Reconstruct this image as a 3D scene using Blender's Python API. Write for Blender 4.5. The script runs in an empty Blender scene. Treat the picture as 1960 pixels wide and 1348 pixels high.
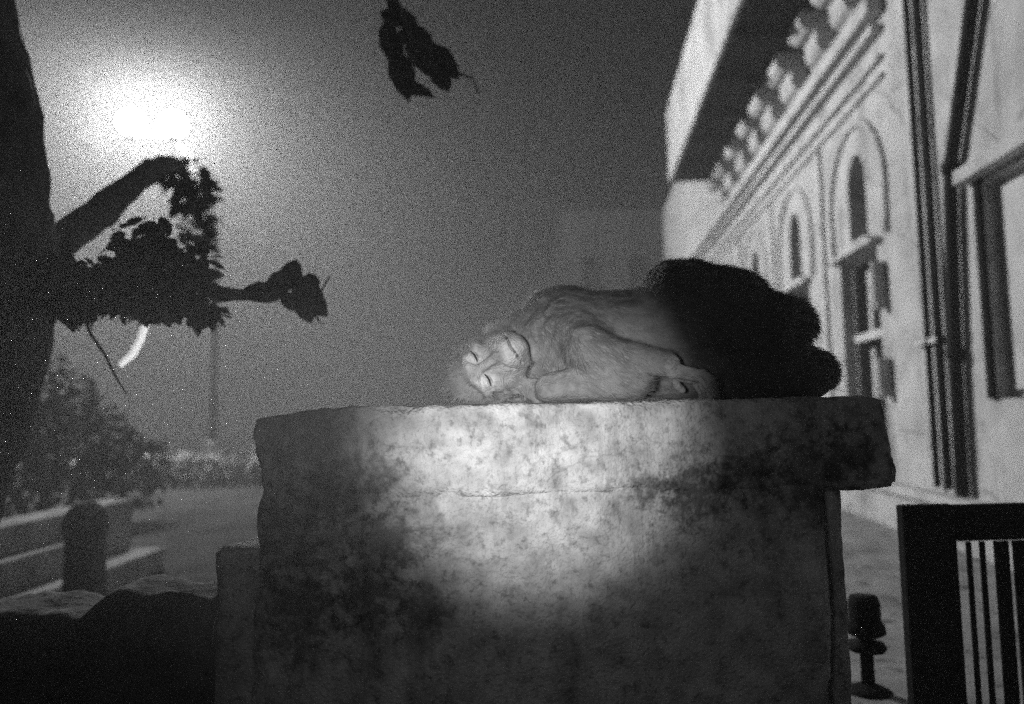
import bpy, bmesh, math, random
import numpy as np
from mathutils import Matrix, Vector

random.seed(7)
np.random.seed(7)
sc = bpy.context.scene
COL = sc.collection
PI = math.pi

# ------------------------------------------------------------------ camera
CAM_Z = 0.97
cam_d = bpy.data.cameras.new('camera')
cam_d.sensor_width = 36.0
cam_d.lens = 36.0 * 1454.0 / 1960.0
cam_d.clip_start = 0.02
cam_d.clip_end = 600.0
cam_d.dof.use_dof = True
cam_d.dof.focus_distance = 1.78
cam_d.dof.aperture_fstop = 1.25
cam = bpy.data.objects.new('camera', cam_d)
COL.objects.link(cam)
cam.matrix_world = (Matrix.Translation((0, 0, CAM_Z)) @ Matrix.Rotation(PI / 2 + math.radians(4.83), 4, 'X')
                    @ Matrix.Rotation(math.radians(-1.1), 4, 'Z'))
sc.camera = cam

# ------------------------------------------------------------------ world: a black night sky, no sun
world = bpy.data.worlds.new('World')
sc.world = world
world.use_nodes = True
wn = world.node_tree
wn.nodes.clear()
sky = wn.nodes.new('ShaderNodeTexSky')
sky.sky_type = 'NISHITA'
sky.sun_disc = False
sky.sun_elevation = math.radians(-4.0)
sky.sun_rotation = math.radians(200.0)
bw = wn.nodes.new('ShaderNodeRGBToBW')
bg = wn.nodes.new('ShaderNodeBackground')
bg.inputs['Strength'].default_value = 0.015
wo = wn.nodes.new('ShaderNodeOutputWorld')
wn.links.new(sky.outputs[0], bw.inputs[0])
wn.links.new(bw.outputs[0], bg.inputs['Color'])
wn.links.new(bg.outputs[0], wo.inputs['Surface'])

# ------------------------------------------------------------------ the photographer's narrow hand torch, held low beside the camera
# (a torch throws a bright hot spot and a wide weak spill round it)
TORCH = Vector((-0.15, 0.12, 0.985))
for nm, watts, deg in (('torch_hot_spot', 290.0, 29.5), ('torch_spill', 10.0, 80.0)):
    torch_d = bpy.data.lights.new(nm, 'SPOT')
    torch_d.energy = watts
    torch_d.spot_size = math.radians(deg)
    torch_d.spot_blend = 1.0
    torch_d.shadow_soft_size = 0.07
    torch = bpy.data.objects.new(nm, torch_d)
    COL.objects.link(torch)
    torch.location = TORCH
    torch.rotation_euler = (Vector((0.035, 1.70, 0.935)) - TORCH).to_track_quat('-Z', 'Y').to_euler()
LAMP_STRENGTH = 1800.0
FOG_DENSITY = 0.0080

# ------------------------------------------------------------------ exposure
vs = sc.view_settings
vs.view_transform = 'Standard'
vs.look = 'None'
vs.exposure = 0.0
vs.gamma = 1.0
vs.use_curve_mapping = False
sc.cycles.use_denoising = False
sc.cycles.max_bounces = 6
sc.cycles.volume_bounces = 1
sc.cycles.sample_clamp_indirect = 1.5


# ================================================================== helpers
def tag(o, label=None, cat=None, group=None, kind=None):
    if label: o['label'] = label
    if cat: o['category'] = cat
    if group: o['group'] = group
    if kind: o['kind'] = kind
    return o


def empty(name, loc=(0, 0, 0), rz=0.0):
    o = bpy.data.objects.new(name, None)
    o.empty_display_size = 0.1
    o.location = loc
    o.rotation_euler = (0, 0, rz)
    COL.objects.link(o)
    return o


def link_mesh(name, me, mat, parent=None, smooth=False):
    o = bpy.data.objects.new(name, me)
    if mat is not None and len(me.materials) == 0:
        me.materials.append(mat)
    COL.objects.link(o)
    o.parent = parent
    if smooth:
        me.polygons.foreach_set('use_smooth', [True] * len(me.polygons))
    return o


class MB:
    """Collects verts and faces for one mesh object."""
    def __init__(self):
        self.v = []
        self.f = []

    def add(self, verts, faces):
        n = len(self.v)
        self.v.extend([tuple(p) for p in verts])
        self.f.extend([tuple(n + i for i in f) for f in faces])
        return self

    def box(self, x0, x1, y0, y1, z0, z1):
        return self.add([(x0, y0, z0), (x1, y0, z0), (x1, y1, z0), (x0, y1, z0),
                         (x0, y0, z1), (x1, y0, z1), (x1, y1, z1), (x0, y1, z1)],
                        [(0, 3, 2, 1), (4, 5, 6, 7), (0, 1, 5, 4), (1, 2, 6, 5), (2, 3, 7, 6), (3, 0, 4, 7)])

    def bbox(self, x0, x1, y0, y1, z0, z1, b):
        """A box with its edges chamfered by b."""
        bm = bmesh.new()
        bmesh.ops.create_cube(bm, size=1.0)
        for v in bm.verts:
            v.co = Vector(((x0 + x1) / 2 + v.co.x * (x1 - x0), (y0 + y1) / 2 + v.co.y * (y1 - y0), (z0 + z1) / 2 + v.co.z * (z1 - z0)))
        bmesh.ops.bevel(bm, geom=bm.edges[:], offset=b, segments=2, profile=0.6, affect='EDGES')
        bm.verts.ensure_lookup_table()
        self.add([v.co[:] for v in bm.verts], [[v.index for v in f.verts] for f in bm.faces])
        bm.free()
        return self

    def tube(self, pts, radii, n=10, cap=True):
        pts = [Vector(p) for p in pts]
        if not hasattr(radii, '__len__'):
            radii = [radii] * len(pts)
        rings = []
        ref = None
        for i, p in enumerate(pts):
            t = (pts[min(i + 1, len(pts) - 1)] - pts[max(i - 1, 0)]).normalized()
            if ref is None:
                ref = t.orthogonal().normalized()
            a = (ref - t * ref.dot(t))
            a = a.normalized() if a.length > 1e-5 else t.orthogonal().normalized()
            ref = a
            b = t.cross(a)
            rings.append([p + (a * math.cos(2 * PI * k / n) + b * math.sin(2 * PI * k / n)) * radii[i] for k in range(n)])
        vs_ = [q for r in rings for q in r]
        fs = []
        for i in range(len(pts) - 1):
            for k in range(n):
                fs.append((i * n + k, i * n + (k + 1) % n, (i + 1) * n + (k + 1) % n, (i + 1) * n + k))
        if cap:
            fs.append(tuple(range(n - 1, -1, -1)))
            fs.append(tuple((len(pts) - 1) * n + k for k in range(n)))
        return self.add(vs_, fs)

    def lathe(self, prof, n=28, c=(0, 0)):
        vs_ = [(c[0] + r * math.cos(2 * PI * k / n), c[1] + r * math.sin(2 * PI * k / n), z) for r, z in prof for k in range(n)]
        fs = []
        for i in range(len(prof) - 1):
            for k in range(n):
                fs.append((i * n + k, i * n + (k + 1) % n, (i + 1) * n + (k + 1) % n, (i + 1) * n + k))
        fs.append(tuple(range(n - 1, -1, -1)))
        fs.append(tuple((len(prof) - 1) * n + k for k in range(n)))
        return self.add(vs_, fs)

    def build(self, name, mat, parent=None, smooth=False):
        me = bpy.data.meshes.new(name)
        me.from_pydata(self.v, [], self.f)
        me.update()
        return link_mesh(name, me, mat, parent, smooth)


# ---- numpy value noise
_T = np.random.RandomState(3).rand(64, 64, 64).astype(np.float32) * 2 - 1


def vnoise(P):
    P = np.asarray(P, np.float32)
    I = np.floor(P).astype(np.int64)
    F = P - I
    F = F * F * (3 - 2 * F)
    out = 0
    for a in (0, 1):
        wa = F[..., 0] if a else 1 - F[..., 0]
        for b in (0, 1):
            wb = F[..., 1] if b else 1 - F[..., 1]
            for c in (0, 1):
                wc = F[..., 2] if c else 1 - F[..., 2]
                out = out + wa * wb * wc * _T[(I[..., 0] + a) & 63, (I[..., 1] + b) & 63, (I[..., 2] + c) & 63]
    return out


def fbm(P, oct=4, gain=0.5):
    P = np.asarray(P, np.float32)
    s = 0
    a = 1.0
    for k in range(oct):
        s = s + a * vnoise(P * (2.03 ** k) + 11.7 * k)
        a *= gain
    return s


def rough_block(name, lo, hi, res, rad, mat, parent, amps, seed=0.0, chips=0.0, warp=None):
    """A worn block of masonry: dense box grid, rounded edges, noise relief on every face."""
    lo = np.array(lo, float)
    hi = np.array(hi, float)
    V = {}
    verts = []
    faces = []
    n = np.maximum(1, np.round((hi - lo) / res).astype(int))

    def vid(i, j, k):
        key = (i, j, k)
        if key not in V:
            V[key] = len(verts)
            verts.append((i, j, k))
        return V[key]
    for ax in range(3):
        a, b = (ax + 1) % 3, (ax + 2) % 3
        for side in (0, 1):
            for i in range(n[a]):
                for j in range(n[b]):
                    q = []
                    for di, dj in ((0, 0), (1, 0), (1, 1), (0, 1)):
                        t = [0, 0, 0]
                        t[ax] = n[ax] * side
                        t[a] = i + di
                        t[b] = j + dj
                        q.append(vid(*t))
                    faces.append(q if side else q[::-1])
    P = lo + np.array(verts, float) / n * (hi - lo)
    inner = np.clip(P, lo + rad, hi - rad)
    d = P - inner
    L = np.linalg.norm(d, axis=1, keepdims=True)
    N = d / np.maximum(L, 1e-9)
    big = np.abs(d).max(axis=1, keepdims=True)
    Pr = inner + N * big
    disp = 0
    for f_, a_ in amps:
        disp = disp + a_ * fbm(P * f_ + seed, 4)[:, None]
    disp = disp - 0.010 * np.clip(fbm(P * 13 + seed + 31, 4) - 0.62, 0, 1)[:, None]
    if chips:
        edge = (np.sort(np.abs(d), axis=1)[:, 1:2] > rad * 0.15)
        c = np.clip(fbm(P * 9 + seed + 5, 3) - 0.15, 0, 1)[:, None]
        disp = disp - chips * c * edge
    Pr = Pr + N * disp
    if warp is not None:
        Pr = warp(Pr)
    me = bpy.data.meshes.new(name)
    me.from_pydata(Pr.tolist(), [], faces)
    me.update()
    return link_mesh(name, me, mat, parent, True)


# ---- signed distance grids, meshed with surface nets
class Grid:
    def __init__(self, lo, hi, h):
        self.lo = np.array(lo, np.float32)
        self.h = h
        self.n = np.ceil((np.array(hi) - self.lo) / h).astype(int) + 1
        self.D = np.full(self.n, 0.25, np.float32)

    def _sub(self, lo, hi):
        a = np.maximum(0, np.floor((np.array(lo) - self.lo) / self.h).astype(int))
        b = np.minimum(self.n, np.ceil((np.array(hi) - self.lo) / self.h).astype(int) + 1)
        if (b <= a).any():
            return None, None
        ax = [self.lo[i] + self.h * np.arange(a[i], b[i], dtype=np.float32) for i in range(3)]
        P = np.stack(np.meshgrid(*ax, indexing='ij'), -1)
        return tuple(slice(a[i], b[i]) for i in range(3)), P

    def _mix(self, s, d, k, op):
        A = self.D[s]
        if op == 'add':
            t = np.clip(0.5 + 0.5 * (A - d) / k, 0, 1)
            self.D[s] = A * (1 - t) + d * t - k * t * (1 - t)
        else:
            d = -d
            t = np.clip(0.5 - 0.5 * (A - d) / k, 0, 1)
            self.D[s] = A * (1 - t) + d * t + k * t * (1 - t)

    def cone(self, a, b, ra, rb, k=0.012, op='add'):
        a = np.array(a, np.float32)
        b = np.array(b, np.float32)
        m = max(ra, rb) + 0.06
        s, P = self._sub(np.minimum(a, b) - m, np.maximum(a, b) + m)
        if s is None: return self
        ab = b - a
        t = np.clip(((P - a) @ ab) / max(float(ab @ ab), 1e-9), 0, 1)
        d = np.linalg.norm(P - a - t[..., None] * ab, axis=-1) - (ra + (rb - ra) * t)
        self._mix(s, d, k, op)
        return self

    def ell(self, c, r, R=None, k=0.012, op='add'):
        c = np.array(c, np.float32)
        r = np.array(r, np.float32)
        m = float(r.max()) + 0.06
        s, P = self._sub(c - m, c + m)
        if s is None: return self
        Q = P - c
        if R is not None:
            Q = Q @ np.array(R, np.float32)
        k0 = np.linalg.norm(Q / r, axis=-1)
        k1 = np.linalg.norm(Q / (r * r), axis=-1)
        self._mix(s, k0 * (k0 - 1) / np.maximum(k1, 1e-6), k, op)
        return self

    def points(self):
        ax = [self.lo[i] + self.h * np.arange(self.n[i], dtype=np.float32) for i in range(3)]
        return np.stack(np.meshgrid(*ax, indexing='ij'), -1)

    def mesh(self, name, mat, parent=None):
        D = self.D
        n = np.array(D.shape)
        ins = D < 0
        c = n - 1
        cnt = np.zeros(c, np.float32)
        acc = np.zeros(tuple(c) + (3,), np.float32)
        corners = [(i, j, k) for i in (0, 1) for j in (0, 1) for k in (0, 1)]

        def blk(A, o):
            return A[o[0]:o[0] + c[0], o[1]:o[1] + c[1], o[2]:o[2] + c[2]]
        for o in corners:
            for ax in range(3):
                if o[ax]: continue
                o2 = list(o)
                o2[ax] = 1
                A, B = blk(D, o), blk(D, o2)
                cr = blk(ins, o) != blk(ins, o2)
                t = np.where(cr, A / np.where(cr, A - B, 1), 0)
                cnt += cr
                for q in range(3):
                    acc[..., q] += np.where(cr, o[q] + (t if q == ax else 0), 0)
        act = cnt > 0
        idx = np.full(tuple(c), -1, np.int64)
        idx[act] = np.arange(act.sum())
        base = np.argwhere(act)
        V = self.lo + self.h * (base + acc[act] / cnt[act][:, None])
        quads = []
        for ax in range(3):
            a, b = (ax + 1) % 3, (ax + 2) % 3
            s0 = [slice(None)] * 3
            s1 = [slice(None)] * 3
            s0[ax] = slice(0, n[ax] - 1)
            s1[ax] = slice(1, n[ax])
            e = np.argwhere(ins[tuple(s0)] != ins[tuple(s1)])
            e = e[(e[:, a] > 0) & (e[:, b] > 0) & (e[:, a] < c[a]) & (e[:, b] < c[b])]
            ina = ins[e[:, 0], e[:, 1], e[:, 2]]
            q = []
            for da, db in ((-1, -1), (0, -1), (0, 0), (-1, 0)):
                p = e.copy()
                p[:, a] += da
                p[:, b] += db
                q.append(idx[p[:, 0], p[:, 1], p[:, 2]])
            q = np.stack(q, 1)
            q[~ina] = q[~ina][:, ::-1]
            quads.append(q)
        Q = np.concatenate(quads)
        Q = Q[(Q >= 0).all(1)]
        me = bpy.data.meshes.new(name)
        me.from_pydata(V.tolist(), [], Q.tolist())
        me.update()
        return link_mesh(name, me, mat, parent, True)


# ================================================================== materials (black-and-white film: every colour is a grey)
def grey(name, dark, light, scale=4.0, rough=0.8, detail=8.0, bump=0.0, bscale=60.0, lo=0.3, hi=0.7, spots=None, streaks=None,
         spec=0.3, patches=None, spot_soft=0.10, pscale=22.0, pamp=2.2, psoft=1.25, rear_shade=None, cracks=None):
    m = bpy.data.materials.new(name)
    m.use_nodes = True
    t = m.node_tree
    b = t.nodes['Principled BSDF']
    tc = t.nodes.new('ShaderNodeTexCoord')
    n = t.nodes.new('ShaderNodeTexNoise')
    n.inputs['Scale'].default_value = scale
    n.inputs['Detail'].default_value = detail
    n.inputs['Roughness'].default_value = 0.62
    t.links.new(tc.outputs['Object'], n.inputs['Vector'])
    mr = t.nodes.new('ShaderNodeMapRange')
    mr.inputs['From Min'].default_value = lo
    mr.inputs['From Max'].default_value = hi
    mr.inputs['To Min'].default_value = dark
    mr.inputs['To Max'].default_value = light
    t.links.new(n.outputs['Fac'], mr.inputs['Value'])
    val = mr.outputs[0]

    def mult(val, fac):
        mm = t.nodes.new('ShaderNodeMath')
        mm.operation = 'MULTIPLY'
        t.links.new(val, mm.inputs[0])
        t.links.new(fac, mm.inputs[1])
        return mm.outputs[0]

    def noise_mask(sc_, a, b_, to, vec=None, det=6.0):
        n2 = t.nodes.new('ShaderNodeTexNoise')
        n2.inputs['Scale'].default_value = sc_
        n2.inputs['Detail'].default_value = det
        n2.inputs['Roughness'].default_value = 0.7
        t.links.new(vec or tc.outputs['Object'], n2.inputs['Vector'])
        r2 = t.nodes.new('ShaderNodeMapRange')
        r2.inputs['From Min'].default_value = a
        r2.inputs['From Max'].default_value = b_
        r2.inputs['To Min'].default_value = 1.0
        r2.inputs['To Max'].default_value = to
        t.links.new(n2.outputs['Fac'], r2.inputs['Value'])
        return r2.outputs[0]
    if spots:                                   # (scale, threshold, darkness): small dark pits and lichen
        val = mult(val, noise_mask(spots[0], spots[1], spots[1] + spot_soft, spots[2]))
    if streaks:                                 # (scale, threshold, darkness): vertical run-off stains
        mp = t.nodes.new('ShaderNodeMapping')
        mp.inputs['Scale'].default_value = (1, 1, 0.16)
        t.links.new(tc.outputs['Object'], mp.inputs['Vector'])
        val = mult(val, noise_mask(streaks[0], streaks[1], streaks[1] + 0.14, streaks[2], mp.outputs[0]))
    for (c, r, k) in (patches or []):           # one stain with its own place and ragged outline
        vm = t.nodes.new('ShaderNodeVectorMath')
        vm.operation = 'DISTANCE'
        vm.inputs[1].default_value = c
        nw = t.nodes.new('ShaderNodeTexNoise')
        nw.inputs['Scale'].default_value = pscale
        nw.inputs['Detail'].default_value = 12.0
        nw.inputs['Roughness'].default_value = 0.72
        t.links.new(tc.outputs['Object'], nw.inputs['Vector'])
        t.links.new(tc.outputs['Object'], vm.inputs[0])
        ad = t.nodes.new('ShaderNodeMath')
        ad.operation = 'MULTIPLY_ADD'
        t.links.new(nw.outputs['Fac'], ad.inputs[0])
        ad.inputs[1].default_value = -r * pamp
        t.links.new(vm.outputs['Value'], ad.inputs[2])
        rr = t.nodes.new('ShaderNodeMapRange')
        rr.inputs['From Min'].default_value = -r * (pamp / 2 - 0.55)
        rr.inputs['From Max'].default_value = -r * (pamp / 2 - psoft)
        rr.inputs['To Min'].default_value = k
        rr.inputs['To Max'].default_value = 1.0
        t.links.new(ad.outputs[0], rr.inputs['Value'])
        val = mult(val, rr.outputs[0])
    if cracks:                                  # (scale, width, darkness): thin wandering cracks
        nz = t.nodes.new('ShaderNodeTexNoise')
        nz.inputs['Scale'].default_value = cracks[0] * 2.5
        nz.inputs['Detail'].default_value = 8.0
        t.links.new(tc.outputs['Object'], nz.inputs['Vector'])
        ma = t.nodes.new('ShaderNodeVectorMath')
        ma.operation = 'MULTIPLY_ADD'
        ma.inputs[1].default_value = (0.12, 0.12, 0.12)
        t.links.new(nz.outputs['Color'], ma.inputs[0])
        t.links.new(tc.outputs['Object'], ma.inputs[2])
        vo = t.nodes.new('ShaderNodeTexVoronoi')
        vo.feature = 'DISTANCE_TO_EDGE'
        vo.inputs['Scale'].default_value = cracks[0]
        t.links.new(ma.outputs[0], vo.inputs['Vector'])
        rk = t.nodes.new('ShaderNodeMapRange')
        rk.inputs['From Max'].default_value = cracks[1]
        rk.inputs['To Min'].default_value = cracks[2]
        rk.inputs['To Max'].default_value = 1.0
        t.links.new(vo.outputs['Distance'], rk.inputs['Value'])
        mk = noise_mask(cracks[0] * 0.9, 0.46, 0.54, 0.0)
        mxk = t.nodes.new('ShaderNodeMath')
        mxk.operation = 'MAXIMUM'
        t.links.new(rk.outputs[0], mxk.inputs[0])
        t.links.new(mk, mxk.inputs[1])
        val = mult(val, mxk.outputs[0])
    if rear_shade:                                    # (x0, x1, factor): paints shade into the coat towards the animal's unlit rear
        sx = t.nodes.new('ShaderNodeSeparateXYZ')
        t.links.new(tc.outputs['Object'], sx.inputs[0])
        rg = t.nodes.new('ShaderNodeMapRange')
        rg.inputs['From Min'].default_value = rear_shade[0]
        rg.inputs['From Max'].default_value = rear_shade[1]
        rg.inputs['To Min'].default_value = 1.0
        rg.inputs['To Max'].default_value = rear_shade[2]
        gz = t.nodes.new('ShaderNodeMath')          # the painted shade starts further back low on the flank
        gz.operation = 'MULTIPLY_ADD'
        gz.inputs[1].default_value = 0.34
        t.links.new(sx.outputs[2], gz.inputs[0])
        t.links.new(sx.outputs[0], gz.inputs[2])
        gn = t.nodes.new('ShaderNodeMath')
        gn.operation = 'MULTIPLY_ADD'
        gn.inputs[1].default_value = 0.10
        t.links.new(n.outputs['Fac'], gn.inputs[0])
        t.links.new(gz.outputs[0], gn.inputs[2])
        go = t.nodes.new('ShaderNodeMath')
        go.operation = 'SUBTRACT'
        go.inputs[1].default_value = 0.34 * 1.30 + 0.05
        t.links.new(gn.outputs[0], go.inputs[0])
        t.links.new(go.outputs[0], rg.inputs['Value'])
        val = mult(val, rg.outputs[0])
    t.links.new(val, b.inputs['Base Color'])
    b.inputs['Roughness'].default_value = rough
    b.inputs['Specular IOR Level'].default_value = spec
    if bump:
        nb = t.nodes.new('ShaderNodeTexNoise')
        nb.inputs['Scale'].default_value = bscale
        nb.inputs['Detail'].default_value = 6.0
        t.links.new(tc.outputs['Object'], nb.inputs['Vector'])
        bp = t.nodes.new('ShaderNodeBump')
        bp.inputs['Strength'].default_value = bump
        bp.inputs['Distance'].default_value = 0.01
        t.links.new(nb.outputs['Fac'], bp.inputs['Height'])
        t.links.new(bp.outputs[0], b.inputs['Normal'])
    return m


M = {}
M['stone'] = grey('weathered_stone', 0.15, 0.42, 13.0, 0.95, detail=14.0, bump=1.0, bscale=130, spots=(46, 0.52, 0.45), streaks=(11, 0.52, 0.62), spot_soft=0.16, spec=0.1,
                  pscale=34.0, pamp=8.0, psoft=2.0, cracks=(3.2, 0.010, 0.75),
                  patches=[((-0.28, 1.7, 0.70), 0.05, 0.40), ((-0.30, 1.7, 0.84), 0.04, 0.45), ((-0.50, 1.7, 0.72), 0.07, 0.40), ((-0.42, 1.7, 0.80), 0.05, 0.45),
                           ((0.52, 1.7, 0.84), 0.045, 0.4), ((0.40, 1.7, 0.79), 0.05, 0.35), ((0.30, 1.7, 0.80), 0.03, 0.4), ((-0.33, 1.7, 0.58), 0.05, 0.3),
                           ((0.66, 1.7, 0.83), 0.07, 0.35), ((-0.20, 1.7, 0.55), 0.04, 0.4), ((-0.48, 1.7, 0.56), 0.07, 0.35), ((0.74, 1.7, 0.86), 0.05, 0.5)])
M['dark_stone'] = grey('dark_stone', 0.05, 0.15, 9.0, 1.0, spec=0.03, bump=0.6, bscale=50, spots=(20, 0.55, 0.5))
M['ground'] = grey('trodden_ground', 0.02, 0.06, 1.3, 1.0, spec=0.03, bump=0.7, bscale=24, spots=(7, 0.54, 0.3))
M['plaster'] = grey('limewashed_plaster', 0.38, 0.66, 2.2, 0.95, detail=14.0, bump=0.6, bscale=30, spots=(6.5, 0.55, 0.5), streaks=(3.4, 0.52, 0.55), spot_soft=0.16, spec=0.05, cracks=(1.1, 0.010, 0.4))
M['plinth'] = grey('stained_plinth_render', 0.30, 0.62, 2.0, 0.9, bump=0.4, bscale=25, spots=(8, 0.52, 0.35))
M['trim'] = grey('painted_trim', 0.42, 0.66, 3.0, 0.8, bump=0.3, spots=(7, 0.55, 0.6), spec=0.05)
M['frame'] = grey('white_painted_wood', 0.50, 0.70, 6.0, 0.6)
M['shutter'] = grey('faded_shutter_paint', 0.28, 0.45, 5.0, 0.7, bump=0.2)
M['shutter_pale'] = grey('pale_shutter_paint', 0.45, 0.62, 5.0, 0.7, bump=0.2)
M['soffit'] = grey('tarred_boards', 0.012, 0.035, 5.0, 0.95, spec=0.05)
M['black_metal'] = grey('black_painted_iron', 0.006, 0.016, 12.0, 0.7, spec=0.1)
M['black_wood'] = grey('black_stained_wood', 0.006, 0.02, 10.0, 0.9, spec=0.08, bump=0.3, bscale=60)
M['bark'] = grey('dark_bark', 0.02, 0.07, 14.0, 0.95, bump=1.0, bscale=40)
M['leaf'] = grey('leaf', 0.03, 0.07, 6.0, 0.8, spec=0.1)
M['hedge_leaf'] = grey('hedge_leaf', 0.10, 0.32, 1.6, 0.7, spots=(3, 0.5, 0.4))
M['pavement'] = grey('dusty_pavement', 0.14, 0.36, 2.2, 0.95, bump=0.6, bscale=24, spots=(7, 0.54, 0.3))
M['post'] = grey('grey_painted_steel', 0.06, 0.10, 8.0, 0.7)
M['far_wall'] = grey('grey_render', 0.02, 0.04, 1.5, 0.95, spec=0.05)
M['shrub_leaf'] = grey('dark_shrub_leaf', 0.010, 0.025, 6.0, 0.95, spec=0.03)
M['step'] = grey('pale_step_stone', 0.14, 0.32, 5.0, 1.0, spec=0.05, bump=0.3)

mg = bpy.data.materials.new('dark_glass')
mg.use_nodes = True
pb = mg.node_tree.nodes['Principled BSDF']
pb.inputs['Base Color'].default_value = (0.006, 0.006, 0.006, 1)
pb.inputs['Roughness'].default_value = 0.25
pb.inputs['Specular IOR Level'].default_value = 0.06
M['glass'] = mg
me_ = bpy.data.materials.new('lit_lamp_glass')
me_.use_nodes = True
pb = me_.node_tree.nodes['Principled BSDF']
pb.inputs['Base Color'].default_value = (0.8, 0.8, 0.8, 1)
pb.inputs['Emission Color'].default_value = (1, 1, 1, 1)
pb.inputs['Emission Strength'].default_value = LAMP_STRENGTH
M['lamp'] = me_
mt = bpy.data.materials.new('translucent_tape')
mt.use_nodes = True
nt = mt.node_tree
tr = nt.nodes.new('ShaderNodeBsdfTranslucent')
tr.inputs['Color'].default_value = (0.9, 0.9, 0.9, 1)
mxs = nt.nodes.new('ShaderNodeMixShader')
mxs.inputs[0].default_value = 0.9
nt.nodes['Principled BSDF'].inputs['Base Color'].default_value = (0.85, 0.85, 0.85, 1)
nt.links.new(nt.nodes['Principled BSDF'].outputs[0], mxs.inputs[1])
nt.links.new(tr.outputs[0], mxs.inputs[2])
nt.links.new(mxs.outputs[0], nt.nodes['Material Output'].inputs['Surface'])
M['tape'] = mt

# ================================================================== ground
nx = 121
g = np.linspace(-1, 1, nx)
gx = np.sign(g) * (np.abs(g) ** 2.6) * 140
X, Y = np.meshgrid(gx, gx + 4, indexing='ij')
Z = 0.02 * fbm(np.stack([X * 0.6, Y * 0.6, 0 * X], -1), 4)
vv = np.stack([X, Y, Z - 0.02], -1).reshape(-1, 3)
ff = [(i * nx + j, (i + 1) * nx + j, (i + 1) * nx + j + 1, i * nx + j + 1) for i in range(nx - 1) for j in range(nx - 1)]
me = bpy.data.meshes.new('ground')
me.from_pydata(vv.tolist(), [], ff)
me.update()
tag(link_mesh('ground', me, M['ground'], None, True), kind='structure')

# pavement along the facade
nu, nw_ = 60, 14
vv = []
for i in range(nu):
    for j in range(nw_):
        y = 0.6 + (i / (nu - 1)) ** 1.6 * 24
        x0, x1 = 0.80 + 0.0875 * y, 2.62 + 0.0875 * y
        vv.append((x0 + (x1 - x0) * j / (nw_ - 1), y, 0.02))
vv = np.array(vv)
vv[:, 2] += 0.012 * fbm(vv * 1.7, 4)
ff = [(i * nw_ + j, (i * nw_) + j + 1, (i + 1) * nw_ + j + 1, (i + 1) * nw_ + j) for i in range(nu - 1) for j in range(nw_ - 1)]
me = bpy.data.meshes.new('pavement')
me.from_pydata(vv.tolist(), [], ff)
me.update()
tag(link_mesh('pavement', me, M['pavement'], None, True), kind='structure')

# ================================================================== building, in its own frame: x = along the facade, y = into the wall, z = up
# facade plane 2.6 m to the right of the camera, running away at 5 degrees
B = empty('building')
ang = math.radians(5.0)
dv = Vector((math.sin(ang), math.cos(ang), 0))
nv = Vector((-math.cos(ang), math.sin(ang), 0))          # towards the street
org = -nv * 2.6
B.matrix_world = Matrix(((dv.x, -nv.x, 0, org.x), (dv.y, -nv.y, 0, org.y), (0, 0, 1, 0), (0, 0, 0, 1)))
tag(B, 'pale plastered building with arched windows and deep dark eaves', 'building')

U0, U1, WT = 1.0, 23.0, 6.9
BAYS = [5.05, 7.13, 9.16, 11.2, 13.25, 15.3, 17.35, 19.4]
DW = 0.47
fac = MB()
REV = 0.24


def wall_face(pts):
    fac.add([(u, 0, z) for u, z in pts], [tuple(range(len(pts)))])


def reveal(pts, closed=True):
    n = len(pts)
    for i in range(n if closed else n - 1):
        a, b = pts[i], pts[(i + 1) % n]
        fac.add([(a[0], 0, a[1]), (b[0], 0, b[1]), (b[0], REV, b[1]), (a[0], REV, a[1])], [(0, 1, 2, 3)])


def slit_pts(uc):
    w = 0.22
    top = [(uc + w * math.cos(t), 3.0 + 0.32 * math.sin(t)) for t in np.linspace(0, PI, 13)]
    return [(uc - w, 2.52), (uc + w, 2.52)] + top


prev = U0
for i, uc in enumerate(BAYS):
    zb = 0.42 if i == 1 else 1.02
    wc = uc + (0.08 if i == 1 else (-0.52 if i == 0 else 0.0))
    a, b = min(uc - 0.22, wc - DW) - 0.05, max(uc + 0.22, wc + DW) + 0.05
    wall_face([(prev, 0), (a, 0), (a, WT), (prev, WT)])
    prev = b
    wall_face([(a, 0), (b, 0), (b, zb), (a, zb)])
    wall_face([(a, zb), (wc - DW, zb), (wc - DW, 2.40), (a, 2.40)])
    wall_face([(wc + DW, zb), (b, zb), (b, 2.40), (wc + DW, 2.40)])
    reveal([(wc - DW, zb), (wc + DW, zb), (wc + DW, 2.40), (wc - DW, 2.40)])
    if i == 0:
        wall_face([(a, 2.40), (b, 2.40), (b, WT), (a, WT)])
        continue
    wall_face([(a, 2.40), (b, 2.40), (b, 2.52), (a, 2.52)])
    wall_face([(a, 2.52), (uc - 0.22, 2.52), (uc - 0.22, 3.0), (a, 3.0)])
    wall_face([(uc + 0.22, 2.52), (b, 2.52), (b, 3.0), (uc + 0.22, 3.0)])
    arc = [(uc + 0.22 * math.cos(t), 3.0 + 0.32 * math.sin(t)) for t in np.linspace(0, PI, 13)]
    wall_face([(a, 3.0)] + arc[::-1][:7] + [(uc, WT), (a, WT)])
    wall_face([(uc, WT)] + arc[:7][::-1] + [(b, 3.0), (b, WT)])
    reveal(slit_pts(uc))
wall_face([(prev, 0), (U1, 0), (U1, WT), (prev, WT)])
fac.add([(U1, 0, 0), (U1, 5, 0), (U1, 5, WT), (U1, 0, WT)], [(0, 1, 2, 3)])
fac.add([(U0, 0, 0), (U0, 5, 0), (U0, 5, WT), (U0, 0, WT)], [(3, 2, 1, 0)])
fac.add([(U0, 5, 0), (U1, 5, 0), (U1, 5, WT), (U0, 5, WT)], [(3, 2, 1, 0)])
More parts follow.
